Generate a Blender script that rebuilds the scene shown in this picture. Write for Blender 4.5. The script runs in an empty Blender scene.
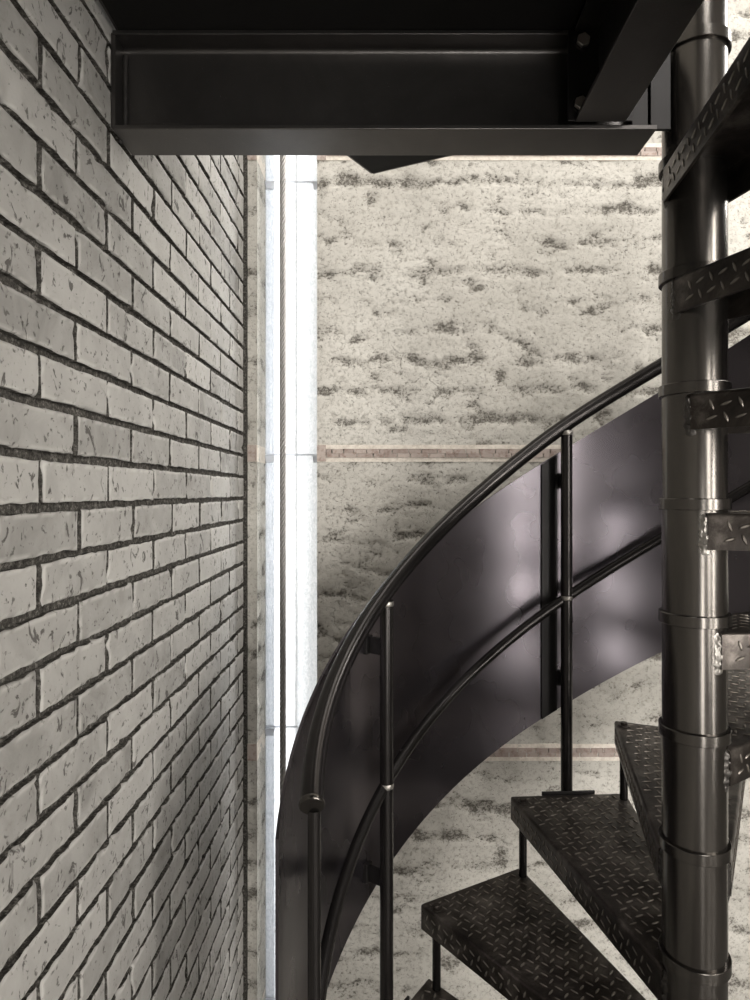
import bpy, bmesh, math, random
from mathutils import Vector, Matrix, noise

random.seed(7)
R = math.radians
S = bpy.context.scene
COL = S.collection

# ------------------------------------------------------------------ camera
EYE = 1.967
cam_d = bpy.data.cameras.new('camera')
cam = bpy.data.objects.new('camera', cam_d)
COL.objects.link(cam)
cam.location = (0, 0, EYE)
cam.rotation_euler = (R(90), 0, 0)
cam_d.sensor_fit = 'HORIZONTAL'
cam_d.sensor_width = 36.0
cam_d.lens = 36.0 * 635 / 750
cam_d.shift_x = -10 / 750
cam_d.shift_y = -8 / 750
cam_d.clip_start = 0.02
S.camera = cam

# ------------------------------------------------------------------ world, lights, exposure
W = bpy.data.worlds.new('world')
S.world = W
W.use_nodes = True
bgn = W.node_tree.nodes['Background']
bgn.inputs[0].default_value = (0.97, 0.985, 1.0, 1)
bgn.inputs[1].default_value = 0.85


def area(name, loc, target, sx, sy, power, color):
    d = bpy.data.lights.new(name, 'AREA')
    d.shape = 'RECTANGLE'
    d.size, d.size_y = sx, sy
    d.energy = power
    d.color = color
    o = bpy.data.objects.new(name, d)
    COL.objects.link(o)
    o.location = loc
    o.rotation_euler = (Vector(target) - Vector(loc)).to_track_quat('-Z', 'Y').to_euler()
    return o


area('daylight_behind', (2.3, -2.72, 2.0), (1.0, 2.2, 1.5), 0.7, 3.4, 130, (1.0, 0.965, 0.92))
area('daylight_side', (2.86, -1.15, 2.0), (0.0, 1.0, 1.7), 0.42, 3.4, 140, (1.0, 0.97, 0.93))
area('brick_fill_low', (0.75, -2.74, 1.0), (-0.4, 1.8, 1.1), 0.5, 1.6, 40, (1.0, 0.975, 0.94))  # added unseen fill that lifts the lower bricks near the window
area('brick_fill_side', (2.86, 1.96, 2.9), (-0.5, 1.7, 2.2), 0.34, 3.2, 88, (1.0, 0.975, 0.94))  # added light without a source in the room, brightens the far bricks
area('ceiling_fill', (0.75, 1.55, 5.15), (0.65, 1.6, 0), 2.4, 0.9, 62, (1.0, 0.97, 0.93))  # added overhead fill for bricks and back wall, the ceiling is closed
area('pole_highlight_fill', (1.45, -1.2, 5.15), (1.45, -1.2, 0), 0.9, 1.6, 70, (1.0, 0.98, 0.95))  # added unseen light, puts a highlight on the upper pole
area('window_daylight', (0.05, 3.5, 2.4), (-0.5, 1.4, 1.9), 0.5, 4.4, 160, (0.98, 0.99, 1.0))

S.view_settings.view_transform = 'Standard'
S.view_settings.look = 'None'
S.view_settings.exposure = 0.16
S.view_settings.gamma = 1.0
S.view_settings.use_curve_mapping = False


# ------------------------------------------------------------------ materials
class NT:
    def __init__(self, name):
        m = bpy.data.materials.new(name)
        m.use_nodes = True
        self.m = m
        self.t = m.node_tree
        self.b = self.t.nodes['Principled BSDF']
        self.out = self.t.nodes['Material Output']

    def n(self, typ, **kw):
        nd = self.t.nodes.new(typ)
        for k, v in kw.items():
            setattr(nd, k, v)
        return nd

    def l(self, a, b):
        self.t.links.new(a, b)

    def coord(self, scale=(1, 1, 1), rot=(0, 0, 0)):
        tc = self.n('ShaderNodeTexCoord')
        mp = self.n('ShaderNodeMapping')
        mp.inputs['Scale'].default_value = scale
        mp.inputs['Rotation'].default_value = rot
        self.l(tc.outputs['Object'], mp.inputs['Vector'])
        return mp.outputs[0]

    def noise(self, vec, scale, detail=4, rough=.55, dist=0):
        nd = self.n('ShaderNodeTexNoise')
        nd.inputs['Scale'].default_value = scale
        nd.inputs['Detail'].default_value = detail
        nd.inputs['Roughness'].default_value = rough
        nd.inputs['Distortion'].default_value = dist
        self.l(vec, nd.inputs['Vector'])
        return nd.outputs['Fac']

    def ramp(self, fac, stops):
        nd = self.n('ShaderNodeValToRGB')
        e = nd.color_ramp.elements
        while len(e) < len(stops):
            e.new(0.5)
        for i, (p, c) in enumerate(stops):
            e[i].position = p
            e[i].color = (c, c, c, 1) if not isinstance(c, tuple) else (*c, 1)
        self.l(fac, nd.inputs[0])
        return nd.outputs[0]

    def mix(self, fac, a, b, mode='MIX'):
        nd = self.n('ShaderNodeMix', data_type='RGBA', blend_type=mode)
        for sock, v in ((nd.inputs[0], fac), (nd.inputs[6], a), (nd.inputs[7], b)):
            if isinstance(v, (int, float)):
                sock.default_value = v
            elif isinstance(v, tuple):
                sock.default_value = (*v, 1)
            else:
                self.l(v, sock)
        return nd.outputs[2]

    def math(self, op, a, b=0.0):
        nd = self.n('ShaderNodeMath', operation=op)
        for sock, v in ((nd.inputs[0], a), (nd.inputs[1], b)):
            if isinstance(v, (int, float)):
                sock.default_value = v
            else:
                self.l(v, sock)
        return nd.outputs[0]

    def attr(self, name):
        nd = self.n('ShaderNodeAttribute', attribute_name=name)
        return nd.outputs['Fac']

    def bump(self, h, strength, dist):
        nd = self.n('ShaderNodeBump')
        nd.inputs['Strength'].default_value = strength
        nd.inputs['Distance'].default_value = dist
        self.l(h, nd.inputs['Height'])
        self.l(nd.outputs[0], self.b.inputs['Normal'])
        return nd

    def set(self, **kw):
        names = {'color': 'Base Color', 'rough': 'Roughness', 'metal': 'Metallic', 'aniso': 'Anisotropic', 'spec': 'Specular IOR Level'}
        for k, v in kw.items():
            s = self.b.inputs[names[k]]
            if isinstance(v, tuple):
                s.default_value = (*v, 1)
            elif isinstance(v, (int, float)):
                s.default_value = v
            else:
                self.l(v, s)
        return self


def steel(name, dark, light, rmin, rmax, scale=6, stretch=(1, 1, 1), bump=0.15, bscale=260, metal=0.9, scratch=0.0, det=6, dist=.6):
    k = NT(name)
    v = k.coord(stretch)
    a = k.noise(v, scale, det, .65, dist)
    c = k.mix(k.math('MULTIPLY', a, 1.0), dark, light)
    f = k.noise(k.coord(), bscale, 2, .6)
    if scratch:
        s = k.noise(k.coord((8, 8, 8)), 30, 3, .7, 2.0)
        sm = k.ramp(s, [(0.68, 0.0), (0.74, scratch)])
        c = k.mix(sm, c, tuple(min(1, x * 5 + .05) for x in light))
    k.set(color=c, metal=metal, rough=k.math('ADD', k.math('MULTIPLY', k.noise(v, scale * 1.7, min(det, 5), .6), (rmax - rmin) * 1.5), rmin - (rmax - rmin) * .25))
    if bump:
        k.bump(f, bump, 0.0006)
    return k.m


M = {}
M['beam'] = steel('blackened_beam_steel', (.060, .056, .054), (.135, .127, .121), .28, .42, 5, (1, 1, 1), .45, 380, .9, .25)
M['black'] = steel('black_steel', (.012, .011, .011), (.026, .024, .023), .32, .5, 5, (1, 1, 1), .2, 300, .6)
M['pole'] = steel('worn_pole_steel', (.058, .053, .048), (.145, .134, .121), .18, .28, 7, (2, 2, .35), .10, 380, .95, .15)
M['collar'] = steel('collar_steel', (.07, .065, .06), (.16, .15, .135), .2, .32, 9, (1, 1, 1), .1, 300, .9)
M['rail'] = steel('rail_steel', (.018, .0165, .016), (.042, .038, .036), .18, .30, 6, (1, 1, .5), .06, 300, .8, .08)
M['panel'] = steel('brushed_panel_steel', (.070, .062, .069), (.150, .136, .147), .23, .33, 3.2, (1, 1, .8), 0, 240, .95, .0, 2, 0)
M['weld'] = steel('bright_weld_metal', (.16, .15, .135), (.50, .47, .43), .3, .5, 60, (1, 1, 1), .5, 500, .9)
M['weld_dark'] = steel('dark_weld_metal', (.03, .028, .026), (.12, .11, .10), .3, .5, 60, (1, 1, 1), .5, 500, .85)
M['galv'] = steel('zinc_bolt_steel', (.34, .32, .29), (.58, .55, .50), .3, .45, 40, (1, 1, 1), .1, 300, .9)

# worn diamond plate: dark brown oily steel, brighter where feet wear the raised lozenges
k = NT('diamond_plate_steel')
v = k.coord()
c = k.ramp(k.noise(v, 9, 6, .7, .5), [(0.34, (.012, .010, .009)), (0.50, (.040, .033, .028)), (0.68, (.14, .123, .108))])
wear = k.attr('raised')
c = k.mix(k.math('MULTIPLY', wear, .45), c, (.40, .36, .31))
k.set(color=c, metal=.72, rough=k.ramp(k.noise(v, 14, 5, .65), [(0.3, .27), (0.7, .5)]))
k.bump(k.noise(v, 190, 4, .7), .35, .0012)
M['tread'] = k.m

k = NT('matt_black_paint')
k.set(color=(.010, .0095, .009), rough=.6, spec=.12)
k.bump(k.noise(k.coord(), 160, 4, .6), .2, .001)
M['matt'] = k.m

# wire rope
M['rope'] = steel('wire_rope_steel', (.34, .33, .32), (.52, .50, .48), .35, .5, 20, (1, 1, 1), .1, 200, .8)

# brick
k = NT('grey_brick')
v = k.coord()
rnd = k.attr('tone')
base = k.mix(rnd, (.205, .197, .182), (.34, .328, .305))
mott = k.noise(v, 11, 5, .62, .8)
base = k.mix(k.ramp(mott, [(0.35, 0.0), (0.7, .5)]), base, (.42, .406, .38))
grime = k.noise(v, 26, 6, .72, 1.2)
base = k.mix(k.ramp(grime, [(0.24, .55), (0.42, 0.0)]), base, (.13, .12, .105))
pits = k.noise(v, 85, 3, .55, .4)
pit = k.ramp(pits, [(0.63, 0.0), (0.69, 1.0)])
speck = k.ramp(k.noise(k.coord((1, 1, .6)), 34, 4, .6, 1.5), [(0.62, 0.0), (0.65, 1.0)])
holes = k.math('MAXIMUM', k.math('MULTIPLY', pit, .8), speck)
base = k.mix(k.math('MULTIPLY', holes, .85), base, (.055, .05, .044))
worn = k.attr('edge')
base = k.mix(k.math('MULTIPLY', worn, .35), base, (.56, .54, .50))
h = k.math('SUBTRACT', k.math('MULTIPLY', k.noise(v, 140, 5, .65), .5), k.math('MULTIPLY', holes, 1.2))
k.set(color=base, rough=.82, spec=.3)
k.bump(h, .55, .0025)
M['brick'] = k.m

k = NT('dark_mortar')
v = k.coord()
k.set(color=k.ramp(k.noise(v, 130, 5, .75), [(0.36, (.028, .026, .022)), (0.54, (.085, .079, .07)), (0.74, (.30, .285, .255))]), rough=.95, spec=.1)
k.bump(k.noise(v, 170, 4, .7), .9, .006)
M['mortar'] = k.m

# rammed earth
k = NT('rammed_earth')
v = k.coord()
big = k.noise(k.coord((1, 1, 1.6)), 1.6, 4, .55)
c = k.ramp(big, [(0.3, (.46, .44, .395)), (0.52, (.56, .535, .485)), (0.72, (.66, .635, .58))])
fine = k.noise(v, 60, 6, .7, .3)
c = k.mix(k.ramp(fine, [(0.33, .8), (0.50, 0.0)]), c, (.33, .31, .27))
grain = k.noise(v, 240, 3, .7)
gr = k.ramp(grain, [(0.62, 0.0), (0.70, 1.0)])
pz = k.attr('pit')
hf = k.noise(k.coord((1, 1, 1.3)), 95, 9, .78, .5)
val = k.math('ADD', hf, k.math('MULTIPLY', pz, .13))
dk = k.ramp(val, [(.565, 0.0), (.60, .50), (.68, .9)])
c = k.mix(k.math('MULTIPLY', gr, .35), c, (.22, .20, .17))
c = k.mix(k.math('MULTIPLY', pz, .6), c, (.34, .32, .28))  # darker aggregate, plus the shade of the hollows put into the colour
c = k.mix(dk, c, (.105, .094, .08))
crk = k.n('ShaderNodeTexVoronoi', feature='DISTANCE_TO_EDGE')
crk.inputs['Scale'].default_value = 9
wv = k.n('ShaderNodeMix', data_type='RGBA')
nz = k.n('ShaderNodeTexNoise')
nz.inputs['Scale'].default_value = 14
nz.inputs['Detail'].default_value = 5
k.l(v, nz.inputs['Vector'])
wv.inputs[0].default_value = .12
k.l(v, wv.inputs[6])
k.l(nz.outputs['Color'], wv.inputs[7])
k.l(wv.outputs[2], crk.inputs['Vector'])
ck = k.ramp(crk.outputs['Distance'], [(0.0, 1.0), (0.022, 0.0)])
ckm = k.math('MULTIPLY', ck, k.ramp(k.noise(v, 3.1, 3, .6), [(.60, 0.0), (.68, .6)]))
c = k.mix(ckm, c, (.13, .115, .095))
h = k.math('SUBTRACT', k.math('ADD', k.math('MULTIPLY', fine, .7), k.math('MULTIPLY', k.noise(v, 170, 4, .7), .5)), k.math('ADD', k.math('MULTIPLY', ckm, .7), k.math('MULTIPLY', dk, .9)))
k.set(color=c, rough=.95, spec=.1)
k.bump(h, .6, .005)
M['earth'] = k.m

k = NT('terracotta_course')
v = k.coord()
c = k.mix(k.attr('tone'), (.34, .28, .25), (.50, .425, .38))
c = k.mix(k.ramp(k.noise(v, 45, 6, .7), [(.36, .75), (.52, 0.0)]), c, (.25, .17, .14))
k.set(color=c, rough=.9, spec=.15)
k.bump(k.noise(v, 150, 4, .7), .5, .003)
M['tile'] = k.m
k = NT('pale_lime_joint')
v = k.coord()
k.set(color=k.ramp(k.noise(v, 70, 5, .7), [(.3, (.58, .52, .45)), (.6, (.78, .72, .64))]), rough=.95, spec=.1)
k.bump(k.noise(v, 150, 4, .7), .4, .003)
M['lime'] = k.m

k = NT('concrete')
v = k.coord()
k.set(color=k.ramp(k.noise(v, 5, 6, .65), [(.3, (.09, .085, .078)), (.7, (.15, .14, .13))]), rough=.28)
k.bump(k.noise(v, 90, 4, .6), .2, .003)
M['concrete'] = k.m
k = NT('plaster')
v = k.coord()
k.set(color=k.ramp(k.noise(v, 3, 5, .6), [(.3, (.15, .14, .125)), (.7, (.22, .205, .185))]), rough=.9)
M['plaster'] = k.m

# textured glass
k = NT('textured_glass')
t = k.t
v = k.coord((1, 1, .45))
hgt = k.math('ADD', k.noise(v, 60, 3, .5, 1.0), k.math('MULTIPLY', k.noise(k.coord(), 18, 2, .5), .8))
bp = k.n('ShaderNodeBump')
bp.inputs['Strength'].default_value = .55
bp.inputs['Distance'].default_value = .01
k.l(hgt, bp.inputs['Height'])
tr = k.n('ShaderNodeBsdfTranslucent')
k.l(k.mix(k.ramp(k.noise(k.coord((1, 1, .55)), 95, 4, .6, 1.4), [(.38, 0.0), (.62, 1.0)]), (.74, .76, .78), (.95, .955, .96)), tr.inputs[0])
tp = k.n('ShaderNodeBsdfTransparent')
tp.inputs[0].default_value = (.93, .95, .96, 1)
gl = k.n('ShaderNodeBsdfGlossy')
gl.inputs['Roughness'].default_value = .12
gl.inputs[0].default_value = (.9, .92, .95, 1)
k.l(bp.outputs[0], tr.inputs['Normal'])
k.l(bp.outputs[0], gl.inputs['Normal'])
m1 = k.n('ShaderNodeMixShader')
m1.inputs[0].default_value = .42
k.l(tr.outputs[0], m1.inputs[1])
k.l(tp.outputs[0], m1.inputs[2])
m2 = k.n('ShaderNodeMixShader')
m2.inputs[0].default_value = .08
k.l(m1.outputs[0], m2.inputs[1])
k.l(gl.outputs[0], m2.inputs[2])
k.l(m2.outputs[0], k.out.inputs['Surface'])
M['glass'] = k.m
k = NT('frosted_edge_glass')
tr = k.n('ShaderNodeBsdfTranslucent')
tr.inputs[0].default_value = (.80, .815, .84, 1)
df = k.n('ShaderNodeBsdfDiffuse')
df.inputs[0].default_value = (.78, .80, .84, 1)
mx = k.n('ShaderNodeMixShader')
mx.inputs[0].default_value = .4
k.l(tr.outputs[0], mx.inputs[1])
k.l(df.outputs[0], mx.inputs[2])
k.l(mx.outputs[0], k.out.inputs['Surface'])
M['frost'] = k.m


# ------------------------------------------------------------------ mesh helpers
class MB:
    def __init__(self):
        self.v, self.f = [], []
        self.fm = []
        self.attrs = {}

    def mark(self):
        return len(self.v)

    def add(self, verts, faces, mi=0, **attrs):
        o = len(self.v)
        self.v += [tuple(p) for p in verts]
        self.f += [tuple(i + o for i in q) for q in faces]
        self.fm += [mi] * len(faces)
        for a, val in attrs.items():
            lst = self.attrs.setdefault(a, {})
            for i in range(len(verts)):
                lst[o + i] = val[i] if isinstance(val, (list, tuple)) else val

    def box(self, x0, x1, y0, y1, z0, z1, mi=0, **attrs):
        vs = [(x, y, z) for z in (z0, z1) for y in (y0, y1) for x in (x0, x1)]
        self.add(vs, [(0, 2, 3, 1), (4, 5, 7, 6), (0, 1, 5, 4), (1, 3, 7, 5), (3, 2, 6, 7), (2, 0, 4, 6)], mi, **attrs)

    def prism(self, poly, z0, z1, mi=0, axis='z'):
        n = len(poly)
        fn = {'z': lambda a, b, c: (a, b, c), 'x': lambda a, b, c: (c, a, b), 'y': lambda a, b, c: (a, c, b)}[axis]
        vs = [fn(a, b, z0) for a, b in poly] + [fn(a, b, z1) for a, b in poly]
        fs = [tuple(range(n))[::-1], tuple(range(n, 2 * n))] + [(i, (i + 1) % n, (i + 1) % n + n, i + n) for i in range(n)]
        self.add(vs, fs, mi)

    def tube(self, pts, r, seg=16, caps=True, mi=0):
        pts = [Vector(p) for p in pts]
        n = len(pts)
        vs, fs = [], []
        up = None
        for i, p in enumerate(pts):
            d = (pts[min(i + 1, n - 1)] - pts[max(i - 1, 0)]).normalized()
            if up is None:
                up = Vector((0, 0, 1)) if abs(d.z) < .9 else Vector((1, 0, 0))
            a = (up - d * up.dot(d)).normalized()
            up = a
            b = d.cross(a)
            rr = r[i] if isinstance(r, (list, tuple)) else r
            for s in range(seg):
                t = 2 * math.pi * s / seg
                vs.append(p + (a * math.cos(t) + b * math.sin(t)) * rr)
        for i in range(n - 1):
            for s in range(seg):
                s2 = (s + 1) % seg
                fs.append((i * seg + s, i * seg + s2, (i + 1) * seg + s2, (i + 1) * seg + s))
        if caps:
            fs.append(tuple(range(seg))[::-1])
            fs.append(tuple(range((n - 1) * seg, n * seg)))
        self.add(vs, fs, mi)

    def lathe(self, prof, seg=48, cx=0, cy=0, mi=0, caps=True):
        n = len(prof)
        vs, fs = [], []
        for r, z in prof:
            for s in range(seg):
                t = 2 * math.pi * s / seg
                vs.append((cx + r * math.cos(t), cy + r * math.sin(t), z))
        for i in range(n - 1):
            for s in range(seg):
                s2 = (s + 1) % seg
                fs.append((i * seg + s, i * seg + s2, (i + 1) * seg + s2, (i + 1) * seg + s))
        if caps:
            fs.append(tuple(range(seg))[::-1])
            fs.append(tuple(range((n - 1) * seg, n * seg)))
        self.add(vs, fs, mi)

    def build(self, name, mats, parent=None, smooth=0.0, bevel=0.0, loc=(0, 0, 0), rotz=0.0):
        me = bpy.data.meshes.new(name)
        me.from_pydata(self.v, [], self.f)
        if not isinstance(mats, (list, tuple)):
            mats = [mats]
        for m in mats:
            me.materials.append(m)
        if len(mats) > 1:
            me.polygons.foreach_set('material_index', self.fm)
        for a, d in self.attrs.items():
            at = me.attributes.new(a, 'FLOAT', 'POINT')
            at.data.foreach_set('value', [float(d.get(i, 0.0)) for i in range(len(self.v))])
        me.update()
        if smooth:
            me.shade_smooth()
            try:
                me.set_sharp_from_angle(angle=R(smooth))
            except Exception:
                pass
        o = bpy.data.objects.new(name, me)
        COL.objects.link(o)
        o.location = loc
        o.rotation_euler = (0, 0, rotz)
        if parent:
            o.parent = parent
        if bevel:
            b = o.modifiers.new('bevel', 'BEVEL')
            b.width = bevel
            b.segments = 2
            b.limit_method = 'ANGLE'
            b.angle_limit = R(40)
        return o


def tag(o, label=None, cat=None, group=None, kind=None):
    if label:
        o['label'] = label
    if cat:
        o['category'] = cat
    if group:
        o['group'] = group
    if kind:
        o['kind'] = kind
    return o


def empty(name, loc=(0, 0, 0), rz=0):
    o = bpy.data.objects.new(name, None)
    COL.objects.link(o)
    o.location = loc
    o.rotation_euler = (0, 0, rz)
    o.empty_display_size = .1
    return o


def H(h):
    return EYE + h


def fr(v, sc, octv=4):
    return noise.fractal(Vector(v) * sc, .9, 2.0, octv)


# ------------------------------------------------------------------ the setting
XW = -0.499          # face of the brick wall
YB = 2.25            # face of the rammed earth wall
ZC = 5.2             # ceiling
XR = 2.9
YF = -2.8
SLOT0, SLOT1 = -0.4535, -0.241   # window slot in the rammed earth wall

m = MB()
m.box(XW - .4, XR + .2, YF - .2, YB + .5, -.2, 0)
tag(m.build('floor', M['concrete']), 'grey concrete floor below the staircase', 'floor', kind='structure')
m = MB()
m.box(XW - .4, XR + .2, YF - .2, YB + .5, ZC, ZC + .2)
tag(m.build('ceiling', M['plaster']), 'dark plaster ceiling high above', 'ceiling', kind='structure')
m = MB()
m.box(XR, XR + .2, YF - .2, YB, 0, ZC)
tag(m.build('wall_right', M['plaster']), 'dark plaster wall on the right side', 'wall', kind='structure')
m = MB()
m.box(XW - .4, XR, YF - .2, YF, 0, ZC)
tag(m.build('wall_front', M['plaster']), 'dark plaster wall behind the viewer', 'wall', kind='structure')

# brick wall: every brick modelled, mortar set back behind the faces
m = MB()
MY = 0.009
ZP, YP_ = 0.0760, 0.2255
# mortar bed
ys = [YF] + [0.25 + i * .02 for i in range(101)]
ys = [y for y in ys if y < YB - .004] + [YB - .004]
m.box(XW - .4, XW - MY - .003, YF, YB - .004, 0, ZC, 1)


def brick(y0, y1, z0, z1, detail):
    rr = random.random()
    seed = Vector((random.random() * 100, random.random() * 100, random.random() * 100))
    if not detail:
        m.box(XW - .03, XW - .001, y0, y1, z0, z1, 0, tone=rr, edge=0.0)
        return
    ny, nz = 22, 8
    vs, fs, ed = [], [], []
    tilt = random.uniform(-.002, .002)
    dy0, dy1, dz0, dz1 = [random.uniform(-.0015, .0015) for _ in range(4)]
    us = [0, .012, .04] + [.04 + .92 * i / (ny - 5) for i in range(1, ny - 5)] + [.96, .988, 1]
    ws = [0, .05, .14, .32, .5, .68, .86, .95, 1]
    ny, nz = len(us), len(ws)
    for j, w in enumerate(ws):
        for i, u in enumerate(us):
            y = y0 + dy0 + (y1 + dy1 - y0 - dy0) * u
            z = z0 + dz0 + (z1 + dz1 - z0 - dz0) * w
            de = min(min(u, 1 - u) * (y1 - y0), min(w, 1 - w) * (z1 - z0))
            p = Vector((y, z, 0)) + seed
            n1 = noise.noise(p * 38)
            n2 = noise.noise(p * 90 + Vector((7, 3, 1)))
            n3 = noise.noise(p * 16)
            dep = n3 * .0012 + n2 * .0006 + tilt * (u - .5)
            if de < .0035:
                f = 1 - de / .0035
                dep -= f * (.0012 + max(0, n1) * .006 + max(0, n2 - .1) * .004)
            if n1 > .42:
                dep -= (n1 - .42) * .018
            ou = n1 * .0022 + n2 * .0013
            if w in (0, 1):
                z += ou + (.0015 if w == 0 else -.0015) * max(0, n3) * 2
            if u in (0, 1):
                y += ou * .7
            vs.append((XW + dep, y, z))
            ed.append(1.0 if .001 < de < .006 and n2 > -.1 else 0.0)
    for j in range(nz - 1):
        for i in range(ny - 1):
            a = j * ny + i
            fs.append((a, a + 1, a + ny + 1, a + ny))
    # skirts back into the mortar
    nface = len(fs)
    ring = [i for i in range(ny)] + [j * ny + ny - 1 for j in range(1, nz)] + [(nz - 1) * ny + i for i in range(ny - 2, -1, -1)] + [j * ny for j in range(nz - 2, 0, -1)]
    b0 = len(vs)
    for q in ring:
        x, y, z = vs[q]
        vs.append((XW - .03, y, z))
        ed.append(0.0)
    L = len(ring)
    for q in range(L):
        fs.append((ring[q], b0 + q, b0 + (q + 1) % L, ring[(q + 1) % L]))
    m.add(vs, fs, 0, tone=rr, edge=ed)
    for q in range(L):
        m.fm[-1 - q] = 1


kmin = -int((H(.0535)) / ZP)
for c_ in range(kmin, int((ZC - H(.0535)) / ZP)):
    z0 = H(.0535) + (c_ - 1) * ZP       # course c_=0 is the one just under the joint at +.0535
    off = .9204 if c_ % 2 == 0 else .9204 + YP_ * .5
    n0 = int((YF - off) / YP_) + 1
    n_ = n0
    jit = random.uniform(-.006, .006)
    while True:
        y0 = off + n_ * YP_ + jit
        y1 = y0 + YP_
        n_ += 1
        if y0 > YB - .03:
            break
        y1c = min(y1, YB - .005)
        if y0 < YF or z0 < .005:
            continue
        det = y1c > .35 and H(-1.95) < z0 < H(1.5) and not (z0 > H(.95) and y0 < 1.1)
        jt = random.uniform(-.001, .001)
        brick(y0 + .0058 + jt, y1c - .0058 + jt, z0 + .0062, z0 + ZP - .0062, det)
m.box(XW - .03, XW + .009, YB - .0055, YB + .3, 0, ZC, 1)
o = m.build('wall_left', [M['brick'], M['mortar']], smooth=50)
tag(o, 'grey brick wall with dark recessed mortar joints', 'wall', kind='structure')

# rammed earth wall: layered face with eroded pockets between the layers
BANDS = [1.205, .137, -.922, -1.90, 2.27]
LAY = .1055


def earth_sheet(mb, fn, nu, nv, u0, u1, v0, v1, amp=1.0):
    """fn(u, v, depth) -> point; depth > 0 goes into the wall"""
    vs, fs, pt = [], [], []
    for j in range(nv + 1):
        v_ = v0 + (v1 - v0) * j / nv
        for i in range(nu + 1):
            u_ = u0 + (u1 - u0) * i / nu
            p = Vector((u_, 0, v_))
            warp = noise.noise(Vector((u_ * 3.5, 5.2, v_ * 1.2))) * .016 + noise.noise(Vector((u_ * 14, 1.2, v_ * 5))) * .007
            ph = ((v_ - EYE - .137 + warp) / LAY) % 1.0
            dl = ph if ph < .5 else ph - 1.0           # 0 at the joint between two layers
            lay_i = round((v_ - EYE - .137 + warp) / LAY)
            lv = noise.noise(Vector((u_ * 2.0, lay_i * 7.3, 2.0))) * .65 + noise.noise(Vector((lay_i * 3.7, 1.5, 9.0))) * .38 + .04
            prox = math.exp(-((dl - .10) / .22) ** 2)
            n1 = noise.fractal(Vector((u_ * 11, 3.0, v_ * 19)), .7, 2.1, 6)
            n2 = noise.noise(Vector((u_ * 75, 1.0, v_ * 85)))
            n3 = noise.noise(Vector((u_ * 34, 4.0, v_ * 44)))
            e = prox * (.50 + lv * 1.0) + n1 * .75 - .25
            e = max(0.0, min(1.0, e * 1.15))
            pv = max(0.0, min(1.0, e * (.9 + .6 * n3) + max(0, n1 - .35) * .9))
            dep = amp * (e * (.0035 + .004 * max(0, n2) + .004 * max(0, n3)) + n1 * .0014 + .0015 * noise.noise(p * 9) + (.0012 if abs(dl) < .03 and lv > .2 else 0))
            vs.append(fn(u_, v_, dep))
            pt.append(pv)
    w = nu + 1
    for j in range(nv):
        for i in range(nu):
            a = j * w + i
            fs.append((a, a + 1, a + w + 1, a + w))
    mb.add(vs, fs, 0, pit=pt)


m = MB()
# front face right of the window slot, fine where it is in view
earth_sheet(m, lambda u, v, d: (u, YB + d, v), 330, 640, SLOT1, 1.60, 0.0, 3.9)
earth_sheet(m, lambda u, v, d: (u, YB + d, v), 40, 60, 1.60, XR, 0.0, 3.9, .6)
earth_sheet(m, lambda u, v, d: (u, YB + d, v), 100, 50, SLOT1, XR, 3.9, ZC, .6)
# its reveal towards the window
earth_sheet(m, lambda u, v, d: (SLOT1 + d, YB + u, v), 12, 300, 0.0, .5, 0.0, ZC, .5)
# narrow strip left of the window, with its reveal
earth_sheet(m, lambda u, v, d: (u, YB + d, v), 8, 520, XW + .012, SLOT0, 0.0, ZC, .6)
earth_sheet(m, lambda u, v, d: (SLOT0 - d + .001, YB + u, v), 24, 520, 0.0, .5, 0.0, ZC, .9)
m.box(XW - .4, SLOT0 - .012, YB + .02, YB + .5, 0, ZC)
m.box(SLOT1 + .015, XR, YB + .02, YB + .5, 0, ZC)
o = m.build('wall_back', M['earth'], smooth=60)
tag(o, 'pale rammed earth wall with rough layered face', 'wall', kind='structure')

# courses of thin clay tiles in lime, set into the rammed earth
for bi, hb in enumerate(BANDS):
    m = MB()
    for x0, x1, rev in ((SLOT1, XR, False), (XW + .012, SLOT0, True)):
        z0, z1 = H(hb - .030), H(hb + .030)
        # lime bed
        m.box(x0, x1, YB - .0015, YB + .03, z0, z0 + .0142, 1, tone=.5)
        m.box(x0, x1, YB - .0015, YB + .03, z1 - .0142, z1, 1, tone=.5)
        m.box(x0, x1, YB + .009, YB + .03, z0 + .014, z1 - .014, 2, tone=.5)
        if rev:
            m.box(x1 - .02, x1 + .0015, YB - .001, YB + .149, z0, z1, 1, tone=.5)
        # corner tile then courses
        m.box(x0, x0 + .032, YB - .003, YB + .02, z0 + .001, z1 - .001, 0, tone=1.0)
        for ci in range(2):
            x = x0 + .034 - (.03 if ci else 0)
            zz0 = z0 + .0148 + ci * .0152
            while x < x1 - .004:
                w_ = random.uniform(.036, .066)
                xa = max(x, x0 + .034)
                xb = min(x + w_, x1)
                if xb - xa > .006:
                    m.box(xa, xb - random.choice((.0024, .0034, .0044)), YB - .003 - random.uniform(0, .0015), YB + .02, zz0, zz0 + .0149, 0, tone=random.random())
                x += w_
    o = m.build('trim_%d' % (bi + 1), [M['tile'], M['lime'], M['mortar']])
    tag(o, 'pinkish clay tile course set across the rammed earth wall', 'trim', kind='structure')

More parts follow.
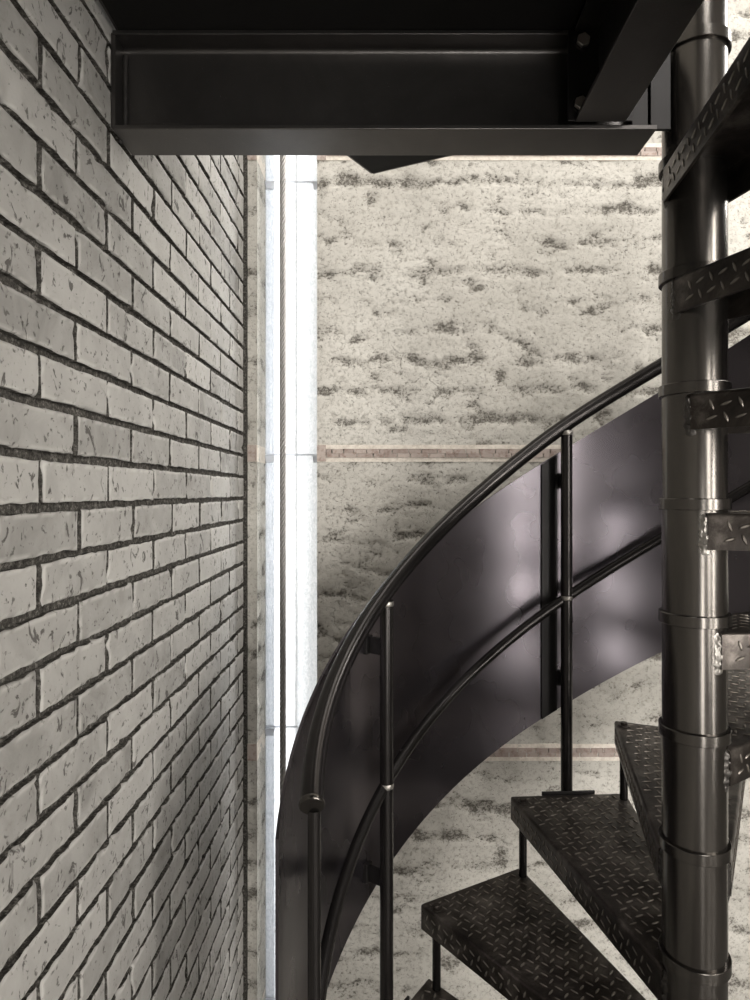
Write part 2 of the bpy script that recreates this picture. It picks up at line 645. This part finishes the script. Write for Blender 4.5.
# window: stacked panes of textured glass between the reveals, small clips at each joint
win = empty('window_1', (0, YB + .15, 0))
tag(win, 'tall narrow window of stacked textured glass panes', 'window', kind='structure')
YG = YB + .15
hj = [1.165 + 1.028 * i for i in range(-3, 4)]
hj = [-1.96, -1.92 + 0.0] + []
joints = [H(-1.915), H(-.887), H(.141), H(1.172), H(2.20), ZC]
prev = 0.02
for zj in joints:
    m = MB()
    nx, nz = 14, 60
    # wavy pane surface with real thickness
    vs, fs = [], []
    x0, x1 = SLOT0 + .002, SLOT1 - .002
    for side in (0, 1):
        for j in range(nz + 1):
            for i in range(nx + 1):
                x = x0 + (x1 - x0) * i / nx
                z = prev + .0015 + (zj - prev - .003) * j / nz
                y = side * .01 + .0015 * noise.noise(Vector((x * 30, side * 5, z * 12)))
                vs.append((x, y, z))
    w = nx + 1
    st = w * (nz + 1)
    for j in range(nz):
        for i in range(nx):
            a = j * w + i
            fs.append((a, a + 1, a + w + 1, a + w))
    rim = [i for i in range(nx)] + [j * w + nx for j in range(nz)] + [nz * w + i for i in range(nx, 0, -1)] + [j * w for j in range(nz, 0, -1)]
    m.add(vs[:st], fs)
    m.build('glass_pane', M['glass'], win, smooth=60)
    if zj < ZC - .1:
        m = MB()
        m.box(x0, x1, -.002, .012, zj - .0022, zj + .0022)
        m.build('joint_bar', M['frost'], win)
        for xa, xb in ((x0, x0 + .036), (x1 - .030, x1)):
            m = MB()
            m.prism([(xa, zj - .004), (xb, zj - .004), (xb - .004, zj - .030), (xa + .004, zj - .030)], -.014, .0, axis='y')
            m.build('clip', M['frost'], win, bevel=.002)
    prev = zj
# pale grey side profile of the glazing, at the left reveal, and the seam rib of the glass
m = MB()
m.box(SLOT0 + .002, SLOT0 + .040, .012, .05, .02, ZC)
m.build('side_profile', M['frost'], win)
m = MB()
n_ = 260
pts = [(SLOT0 + .122 + .003 * noise.noise(Vector((0, 0, z_ * 22))) + .0035 * noise.noise(Vector((3, 0, z_ * 70))), .02, z_) for z_ in [.02 + (ZC - .04) * i / n_ for i in range(n_ + 1)]]
m.tube(pts, [.004 + .0022 * noise.noise(Vector((9, 0, p[2] * 60))) for p in pts], 6)
m.build('seam_rib', M['frost'], win, smooth=60)

# ------------------------------------------------------------------ spiral staircase
PX, PY = 0.583, 1.197
RISE, STEP = .2155, 25.7
T4H, T4A = -.684, 81.6           # height of tread 4 and the angle of its nosing
TR = .716                        # radius to the outer tread corners
HALF = 14.2
PR = .0565
stair = empty('spiral_staircase', (PX, PY, 0))
tag(stair, 'black steel spiral staircase with diamond plate treads and curved side panel', 'staircase')

# pole with collars
m = MB()
PTOP = H(.829) + .55
prof = [(PR, 0.0)] + [(PR, z_ / 20 * PTOP) for z_ in range(1, 20)] + [(PR, PTOP - .004), (PR - .004, PTOP), (.001, PTOP)]
m.lathe(prof, 64)
pole = m.build('pole', M['pole'], stair, smooth=40)
m = MB()
m.lathe([(.0, 0), (.11, 0), (.11, .01), (.108, .012), (.0, .012)], 48)
m.build('base_plate', M['black'], pole, smooth=40)
m = MB()
rc = .0625
m.lathe([(PR - .002, -.0105), (rc - .001, -.0105), (rc, -.0095), (rc, .0095), (rc - .001, .0105), (PR - .002, .0105)], 64, caps=False)
col0 = m.build('collar', M['pole'], pole, smooth=40)
first = True
for i in range(-8, 6):
    z_ = H(-.0225 + i * .2128)
    if z_ < .1:
        continue
    o = col0 if first else col0.copy()
    if not first:
        COL.objects.link(o)
        o.parent = pole
    first = False
    o.location = (0, 0, z_)

# tread shell
FD = .066
ac = R(HALF)
co = Vector((TR * math.cos(ac), TR * math.sin(ac)))
inn = Vector((.0, .0625))
cr = .014
TH = .0055


def off_line(a, b, d):
    n = Vector((-(b - a).y, (b - a).x)).normalized()
    return a + n * d, b + n * d


def isect(p1, p2, p3, p4):
    x1, y1, x2, y2, x3, y3, x4, y4 = *p1, *p2, *p3, *p4
    den = (x1 - x2) * (y3 - y4) - (y1 - y2) * (x3 - x4)
    a, b = x1 * y2 - y1 * x2, x3 * y4 - y3 * x4
    return Vector(((a * (x3 - x4) - (x1 - x2) * b) / den, (a * (y3 - y4) - (y1 - y2) * b) / den))


arc = []
for i in range(13):
    t_ = R(88 - 176 * i / 12)
    arc.append(Vector((PR * math.cos(t_), PR * math.sin(t_))))
iF = Vector((.004, .0622))
iR = Vector((.004, -.0622))
oF = Vector((co.x, co.y))
oR = Vector((co.x, -co.y))
LEN_E = (oF - iF).length


def lozenges(add, origin, ux, uy, un, inside, p=.0235, flip=0, sh=.5):
    """raised lens shaped bars, alternating direction, on the plane origin + a*ux + b*uy"""
    n_ = int(.9 / p)
    for ia in range(-n_, n_):
        for ib in range(-n_, n_):
            a, b = (ia + .5) * p, (ib + sh) * p
            if not inside(a, b):
                continue
            d = R(20) if (ia + ib + flip) % 2 == 0 else R(110)
            L, Wd, hh = .0108, .0031, .0017
            vs, at = [], []
            for ring, s, z_ in ((0, 1.0, 0.0), (1, .62, hh)):
                for q in range(8):
                    t_ = 2 * math.pi * q / 8
                    lx, ly = L * s * math.cos(t_), Wd * s * math.sin(t_) * (1 if ring == 0 else .7)
                    aa = a + lx * math.cos(d) - ly * math.sin(d)
                    bb = b + lx * math.sin(d) + ly * math.cos(d)
                    vs.append(origin + ux * aa + uy * bb + un * z_)
                    at.append(float(ring))
            fs = [(q, (q + 1) % 8, (q + 1) % 8 + 8, q + 8) for q in range(8)] + [tuple(range(8, 16))]
            add(vs, fs, at)


def tread_mesh():
    bm = bmesh.new()
    ob = Vector
    poly = [oR, oF, iF] + arc + [iR]
    vt = [bm.verts.new((p.x, p.y, 0)) for p in poly]
    top = bm.faces.new(vt)
    low = {}
    n = len(poly)
    # fold-downs on rear edge, outer edge and front edge
    for i, j in ((n - 1, 0), (0, 1), (1, 2)):
        for q in (i, j):
            if q not in low:
                low[q] = bm.verts.new((poly[q].x, poly[q].y, -FD))
        bm.faces.new((vt[j], vt[i], low[i], low[j]))
    bm.normal_update()
    ed = [e for e in bm.edges if len(e.link_faces) == 2]
    bmesh.ops.bevel(bm, geom=ed, offset=.007, segments=3, affect='EDGES', profile=.5)
    bm.normal_update()
    # thickness
    bmesh.ops.recalc_face_normals(bm, faces=bm.faces)
    ft = max(bm.faces, key=lambda f: f.calc_area())
    if ft.normal.z < 0:
        bmesh.ops.reverse_faces(bm, faces=bm.faces)
    bm.normal_update()
    bmesh.ops.solidify(bm, geom=bm.faces[:], thickness=TH)
    bm.normal_update()
    zmax = max(v.co.z for v in bm.verts)
    for v in bm.verts:
        v.co.z -= zmax
    mb = MB()
    bm.verts.index_update()
    mb.add([v.co.copy() for v in bm.verts], [[v.index for v in f.verts] for f in bm.faces], 0, raised=0.0)
    bm.free()

    def add(vs, fs, at):
        mb.add(vs, fs, 0, raised=at)
    m_ = .011
    dF = (oF - iF).normalized()
    nF = Vector((dF.y, -dF.x))      # towards the inside of the tread
    dR = (oR - iR).normalized()
    nR = Vector((-dR.y, dR.x))

    def in_top(a, b):
        p = Vector((a, b))
        return a > .02 and (p - iF).dot(nF) > m_ + .006 and (p - iR).dot(nR) > m_ + .006 and a < co.x - m_ - .005 and p.length > PR + .012
    lozenges(add, Vector((0, 0, 0)), Vector((1, 0, 0)), Vector((0, 1, 0)), Vector((0, 0, 1)), in_top)

    def in_fold(a, b):
        return .02 < a < LEN_E - .018 and -FD + .012 < b < -.014
    F3, f3 = Vector((iF.x, iF.y, 0)), Vector((dF.x, dF.y, 0))
    R3, r3 = Vector((iR.x, iR.y, 0)), Vector((dR.x, dR.y, 0))
    nf3, nr3 = -Vector((nF.x, nF.y, 0)), -Vector((nR.x, nR.y, 0))
    zz = Vector((0, 0, 1))
    # solidify may shift the face outwards: find the real outer offset
    offF = max((v_[0] - F3.x) * nf3.x + (v_[1] - F3.y) * nf3.y for v_ in mb.v[:400] if .2 < v_[0] < .9 and v_[1] > 0) if False else 0.0
    lozenges(add, F3 + nf3 * offF, f3, zz, nf3, in_fold, sh=.0)
    lozenges(add, R3 + nr3 * offF, r3, zz, nr3, in_fold, flip=1, sh=.0)
    lozenges(add, Vector((co.x, 0, 0)), Vector((0, 1, 0)), zz, Vector((1, 0, 0)), lambda a, b: abs(a) < co.y - .015 and -FD + .012 < b < -.014, sh=.0)
    return mb


def weld_strip(sign):
    """lumpy weld running down where the fold meets the pole"""
    mb = MB()
    na, nz_ = 16, 34
    vs, fs = [], []
    for j in range(nz_ + 1):
        for i in range(na + 1):
            u, w_ = i / na * 2 - 1, j / nz_
            z_ = .002 - w_ * .082
            n1 = noise.noise(Vector((sign * 5 + u * 2.2, 2, w_ * 8)))
            n2 = noise.noise(Vector((sign * 3 + u * 5, 7, w_ * 17)))
            half = .012 + .006 * noise.noise(Vector((sign, 3, w_ * 9)))
            a = R(90 * sign) - sign * (R(3) + u * half / PR)
            edge = max(0, 1 - abs(u) ** 1.6) * min(1, w_ * 8, (1 - w_) * 5)
            rr = PR - .0012 + edge * (.0055 + .0035 * n1 + .003 * n2)
            vs.append((rr * math.cos(a), rr * math.sin(a), z_ + .004 * n2 * w_))
    for j in range(nz_):
        for i in range(na):
            q = j * (na + 1) + i
            fs.append((q, q + 1, q + na + 2, q + na + 1))
    mb.add(vs, fs)
    return mb


tm = tread_mesh()
TREADS = {}


def child(src, par):
    c_ = src.copy()
    COL.objects.link(c_)
    c_.parent = par
    return c_


first_t = None
for kk in range(-1, 11):
    z_ = H(T4H + (kk - 4) * RISE)
    th = R(T4A - STEP * (kk - 4) - HALF)
    if first_t is None:
        t = tm.build('tread', M['tread'], stair, smooth=35)
        first_t = t
        m = MB()
        ra = R(HALF - 1.55)
        rx, ry = .672 * math.cos(ra), .672 * math.sin(ra)
        m.tube([(rx, ry, -RISE + .001), (rx, ry, -FD + .012), (rx, ry, -.006)], .0115, 20)
        rod = m.build('spacer_rod', M['rail'], t, smooth=40)
        m = MB()
        m.lathe([(.0165, 0), (.0165, .0015), (.015, .002)], 24, rx, ry)
        hexv = [(rx + .0105 * math.cos(R(60 * i + 10)), ry + .0105 * math.sin(R(60 * i + 10))) for i in range(6)]
        m.prism(hexv, .002, .0105)
        blt = m.build('bolt', M['tread'], t, bevel=.001)
        wf = weld_strip(1).build('weld_bead', M['weld_dark'], t, smooth=60)
        wr = weld_strip(-1).build('weld_bead', M['weld_dark'], t, smooth=60)
        subs = [rod, blt, wf, wr]
    else:
        t = child(first_t, stair)
        for s_ in subs:
            c_ = child(s_, t)
            if s_ is wr and kk in (6, 7):
                c_.material_slots[0].link = 'OBJECT'
                c_.material_slots[0].material = M['weld']
                c_['label'] = 'rough bright weld bead'
    t.location = (0, 0, z_)
    t.rotation_euler = (0, 0, th)
    TREADS[kk] = (z_, t)

# curved side panel
RB = .777
SL = .475


def ptop(th):
    return H(.140 + SL * R(91 - th))


def pbot(th):
    return H(-.655 + SL * R(91 - th) * (1.0 if th < 91 else .93))


TH0, TH1 = 183.6, -28.0
m = MB()
NS, NV = 190, 8
vs, fs = [], []
for side, rr in ((0, RB), (1, RB + .006)):
    for i in range(NS + 1):
        th = TH0 + (TH1 - TH0) * i / NS
        for j in range(NV + 1):
            z_ = pbot(th) + (ptop(th) - pbot(th)) * j / NV
            vs.append((rr * math.cos(R(th)), rr * math.sin(R(th)), z_))
w = NV + 1
st = (NS + 1) * w
for i in range(NS):
    for j in range(NV):
        a = i * w + j
        fs.append((a, a + w, a + w + 1, a + 1))
        fs.append((st + a, st + a + 1, st + a + w + 1, st + a + w))
    a = i * w
    fs.append((a, st + a, st + a + w, a + w))
    a = i * w + NV
    fs.append((a, a + w, st + a + w, st + a))
for a0 in (0, NS * w):
    for j in range(NV):
        a = a0 + j
        fs.append((a, a + 1, st + a + 1, st + a))
m.add(vs, fs)
panel = m.build('side_panel', M['panel'], stair, smooth=35)
panel['label'] = 'brushed dark steel curved side panel'


def curved_bar(th_a, th_b, r0, r1, inset=0.0, n=6):
    mb = MB()
    vs, fs = [], []
    for i in range(n + 1):
        th = th_a + (th_b - th_a) * i / n
        for rr, z_ in ((r0, pbot(th) + inset), (r1, pbot(th) + inset), (r1, ptop(th) - inset), (r0, ptop(th) - inset)):
            vs.append((rr * math.cos(R(th)), rr * math.sin(R(th)), z_))
    for i in range(n):
        for q in range(4):
            a, b = i * 4 + q, i * 4 + (q + 1) % 4
            fs.append((a, b, b + 4, a + 4))
    fs += [(0, 1, 2, 3), (n * 4 + 3, n * 4 + 2, n * 4 + 1, n * 4)]
    mb.add(vs, fs)
    return mb


curved_bar(93.8, 97.3, RB - .009, RB, .003).build('splice_bar', M['black'], panel, smooth=30)
curved_bar(-6, -9.2, RB - .009, RB).build('splice_bar', M['black'], panel, smooth=30)

# handrail and mid rail
RR = .716


RKEY = [(-60, 1.355), (10, .815), (40, .592), (71, .374), (93, .203), (120, -.045), (144.4, -.257), (165, -.415), (186, -.552), (210, -.70)]


def rz(th):
    # smooth curve through the rail heights (the rail eases off towards its lower end)
    for q in range(len(RKEY) - 1):
        if RKEY[q][0] <= th <= RKEY[q + 1][0]:
            break
    (x0, y0), (x1, y1) = RKEY[q], RKEY[q + 1]

    def tan(i):
        i0, i1 = max(i - 1, 0), min(i + 1, len(RKEY) - 1)
        return (RKEY[i1][1] - RKEY[i0][1]) / (RKEY[i1][0] - RKEY[i0][0])
    t = (th - x0) / (x1 - x0)
    d = x1 - x0
    h = (2 * t**3 - 3 * t**2 + 1) * y0 + (t**3 - 2 * t**2 + t) * d * tan(q) + (-2 * t**3 + 3 * t**2) * y1 + (t**3 - t**2) * d * tan(q + 1)
    return H(h)


def mz(th):
    return H(-.318 + SL * R(93 - th))


def helix(fz, a0, a1, n, r_=RR):
    return [(r_ * math.cos(R(a0 + (a1 - a0) * i / n)), r_ * math.sin(R(a0 + (a1 - a0) * i / n)), fz(a0 + (a1 - a0) * i / n)) for i in range(n + 1)]


m = MB()
m.tube(helix(rz, 186, -30, 170), .0212, 24)
hr = m.build('handrail', M['rail'], stair, smooth=50)
m = MB()
pts = helix(rz, 186.35, 185.55, 6)
m.tube(pts, [.0212, .0230, .0234, .0234, .0234, .0230, .0213], 32)
ec = m.build('end_cap', M['pole'], hr, smooth=35)
m = MB()
m.tube(helix(mz, 200, -30, 170), .0145, 18)
m.build('mid_rail', M['rail'], stair, smooth=50)


def baluster(th, tread_k, rad, th_base=None, brackets=()):
    z0 = TREADS[tread_k][0]
    m = MB()
    x, y = RR * math.cos(R(th)), RR * math.sin(R(th))
    dx, dy = -.004 * math.cos(R(th)), -.004 * math.sin(R(th))
    m.tube([(x + dx, y + dy, z0 - .05), (x + dx, y + dy, (z0 + rz(th)) / 2), (x + dx, y + dy, rz(th) - .017)], rad, 24)
    b = m.build('baluster', M['rail'], stair, smooth=40)
    # plate that holds the baluster to the outer fold of the tread
    m = MB()
    t_ = Vector((-math.sin(R(th)), math.cos(R(th)), 0))
    r_ = Vector((math.cos(R(th)), math.sin(R(th)), 0))
    c_ = r_ * (TR * math.cos(ac) + .0036) + Vector((0, 0, z0))
    ps = [c_ + t_ * a + r_ * b2 + Vector((0, 0, z2)) for z2 in (-.056, .0075) for a, b2 in ((-.08, -.0032), (.08, -.0032), (.08, .0032), (-.08, .0032))]
    m.add(ps, [(3, 2, 1, 0), (4, 5, 6, 7), (0, 1, 5, 4), (1, 2, 6, 5), (2, 3, 7, 6), (3, 0, 4, 7)])
    m.build('mounting_plate', M['black'], b, bevel=.001)
    for hz in brackets:
        m = MB()
        zc = hz
        a0, a1 = Vector((x, y, zc)), Vector((RB * math.cos(R(th)), RB * math.sin(R(th)), zc))
        for s0, s1, hw, hh in ((0, .86, .004, .021), (.83, 1.0, .013, .024)):
            p0, p1 = a0.lerp(a1, s0), a0.lerp(a1, s1)
            ps = [p + t_ * sx * hw + Vector((0, 0, sz * hh)) for p in (p0, p1) for sx, sz in ((-1, -1), (1, -1), (1, 1), (-1, 1))]
            m.add(ps, [(0, 1, 2, 3), (7, 6, 5, 4), (0, 4, 5, 1), (1, 5, 6, 2), (2, 6, 7, 3), (3, 7, 4, 0)])
        m.build('bracket', M['black'], b, bevel=.001)
    # weld at the rail
    for zz_, rr_ in ((rz(th) - .026, rad * 1.07), (mz(th), rad * 1.05)):
        m = MB()
        pts = [(x + dx, y + dy, zz_ + q) for q in (-.007, -.0035, 0, .0035, .007)]
        m.tube(pts, [rad * .99, rr_, rr_ * 1.03, rr_, rad * .99], 18)
        if th < 180:
            w_ = m.build('weld_bead', M['weld'], b, smooth=60)
            w_['label'] = 'small bright weld at the rail joint'
    return b


baluster(93.0, 3, .0172, brackets=(H(.035), H(-.575)))
baluster(144.4, 1, .0172, brackets=(H(-.395), H(-.985)))
baluster(185.4, 0, .0118, brackets=())
baluster(41.6, 5, .0172, brackets=(H(.45), H(-.15)))
baluster(-9.8, 7, .0172, brackets=(H(.88), H(.28)))

# ------------------------------------------------------------------ steel beam across the top
BZ = H(.6585)
beam = empty('steel_beam', (XW, 1.1975, BZ))
tag(beam, 'black steel beam spanning from the brick wall to the round pole', 'beam', kind='thing')
LB = .494 - XW
m = MB()
m.box(.004, LB, -.0455, .0455, 0, .008)
m.build('bottom_flange', M['beam'], beam, bevel=.0012)
m = MB()
m.box(.004, LB, -.0455, .0455, .172, .180)
m.build('top_flange', M['beam'], beam, bevel=.0012)
m = MB()
# web with root fillets
pr = [(-.0027, .008), (.0027, .008)]
prof = []
for s_ in (1, -1):
    pass
left, right = [], []
for i in range(6):
    t_ = R(90 * i / 5)
    left.append((-.0027 - .009 * (1 - math.sin(t_)), .008 + .009 * (1 - math.cos(t_))))
poly = left + [(a, .180 - b) for a, b in left[::-1]] + [(-a, .180 - b) for a, b in left] + [(-a, b) for a, b in left[::-1]]
m.prism([(a, b) for a, b in poly], .004, LB, axis='x')
m.build('web', M['beam'], beam, smooth=40)
m = MB()
m.box(.001, .006, -.012, -.0035, -.004, .05)
m.box(.001, .009, -.044, .044, .004, .176)
m.build('wall_plate', M['beam'], beam, bevel=.001)
m = MB()
pts = [(.012, -.007, .012 + i * .0105) for i in range(15)]
m.tube(pts, [.0055 + .001 * math.sin(i * 2.1) for i in range(15)], 8)
w_ = m.build('weld_bead', M['beam'], beam, smooth=60)
# gusset that ties the beam to the pole
m = MB()
m.box(LB - .04, LB + .0315, -.030, -.022, .009, .171)
m.box(LB - .012, LB - .004, -.03, .03, .009, .171)
m.build('gusset', M['black'], beam, bevel=.001)

# second beam running from the first one over the viewer's head
joist = empty('steel_joist', (.3885, 1.15, H(.668)))
tag(joist, 'dark steel joist meeting the wall beam at right angles, bolted end plate', 'beam', kind='thing')
JL = 2.6
m = MB()
m.box(-.0455, .0455, -JL, -.004, 0, .008)
m.build('bottom_flange', M['beam'], joist, bevel=.0012)
m = MB()
m.box(-.0027, .0027, -JL, -.004, .008, .165)
m.build('web', M['beam'], joist)
m = MB()
m.box(-.0455, .0455, -JL, -.004, .163, .1705)
m.build('top_flange', M['beam'], joist, bevel=.0012)
m = MB()
m.box(-.058, .058, -.0042, .0, .002, .166)
ep = m.build('end_plate', M['black'], joist, bevel=.001)
for bx, bz in ((-.0325, .143), (-.0365, .030), (.036, .143), (.036, .030)):
    m = MB()
    ring = [(bx + .0155 * math.cos(R(15 * i)), bz + .0155 * math.sin(R(15 * i))) for i in range(24)]
    m.prism(ring, -.0065, -.0042, 1, axis='y')
    hx = [(bx + .0124 * math.cos(R(60 * i + 20)), bz + .0124 * math.sin(R(60 * i + 20))) for i in range(6)]
    m.prism(hx, -.0145, -.0065, axis='y')
    b_ = m.build('bolt', [M['galv'], M['black']], ep, bevel=.0012)
    b_['label'] = 'pale zinc hexagon bolt'

# ------------------------------------------------------------------ landing floor above
land = empty('landing_floor', (0, 0, H(.8395)))
tag(land, 'black steel landing floor resting on the beams overhead', 'landing')
m = MB()
m.box(-.484, .343, -1.6, 1.232, 0, .008)
m.box(.339, .4395, -1.6, 1.232, .0, .0081)
m.build('floor_plate', M['matt'], land)
m = MB()
m.box(-.489, -.484, -1.6, 1.19, -.0005, .05)
m.build('edge_strip', M['beam'], land, bevel=.001)
m = MB()
fan = [(-.30, 1.26), (-.033, 1.672), (.50, 1.425), (.545, 1.30), (.50, 1.26)]
m.prism(fan, -.0005, .007)
m.build('fan_plate', M['matt'], land, bevel=.001)
m = MB()
for a, b in ((0, 1), (1, 2)):
    p, q = Vector(fan[a]), Vector(fan[b])
    n_ = Vector(((q - p).y, -(q - p).x)).normalized() * .004
    m.prism([tuple(p), tuple(q), tuple(q - n_), tuple(p - n_)], -.0006, .05)
m.build('fan_rim', M['beam'], land)
for bx, by in ((.02, 1.55), (.2, 1.48)):
    pass

# ------------------------------------------------------------------ wire rope hanging in front of the window
CX, CY = -.341, 2.12
m = MB()
n_ = 900
for s_ in range(5):
    pts = []
    for i in range(n_ + 1):
        z_ = .001 + (ZC - .002) * i / n_
        a = 2 * math.pi * (z_ / .088 + s_ / 5)
        pts.append((CX + .0072 * math.cos(a), CY + .0072 * math.sin(a), z_))
    m.tube(pts, .0038, 7)
m.tube([(CX, CY, .001), (CX, CY, ZC / 2), (CX, CY, ZC - .001)], .0055, 8, mi=1)
o = m.build('wire_rope', [M['rope'], M['black']], smooth=60)
tag(o, 'twisted grey steel wire rope hanging in front of the narrow window', 'rope')
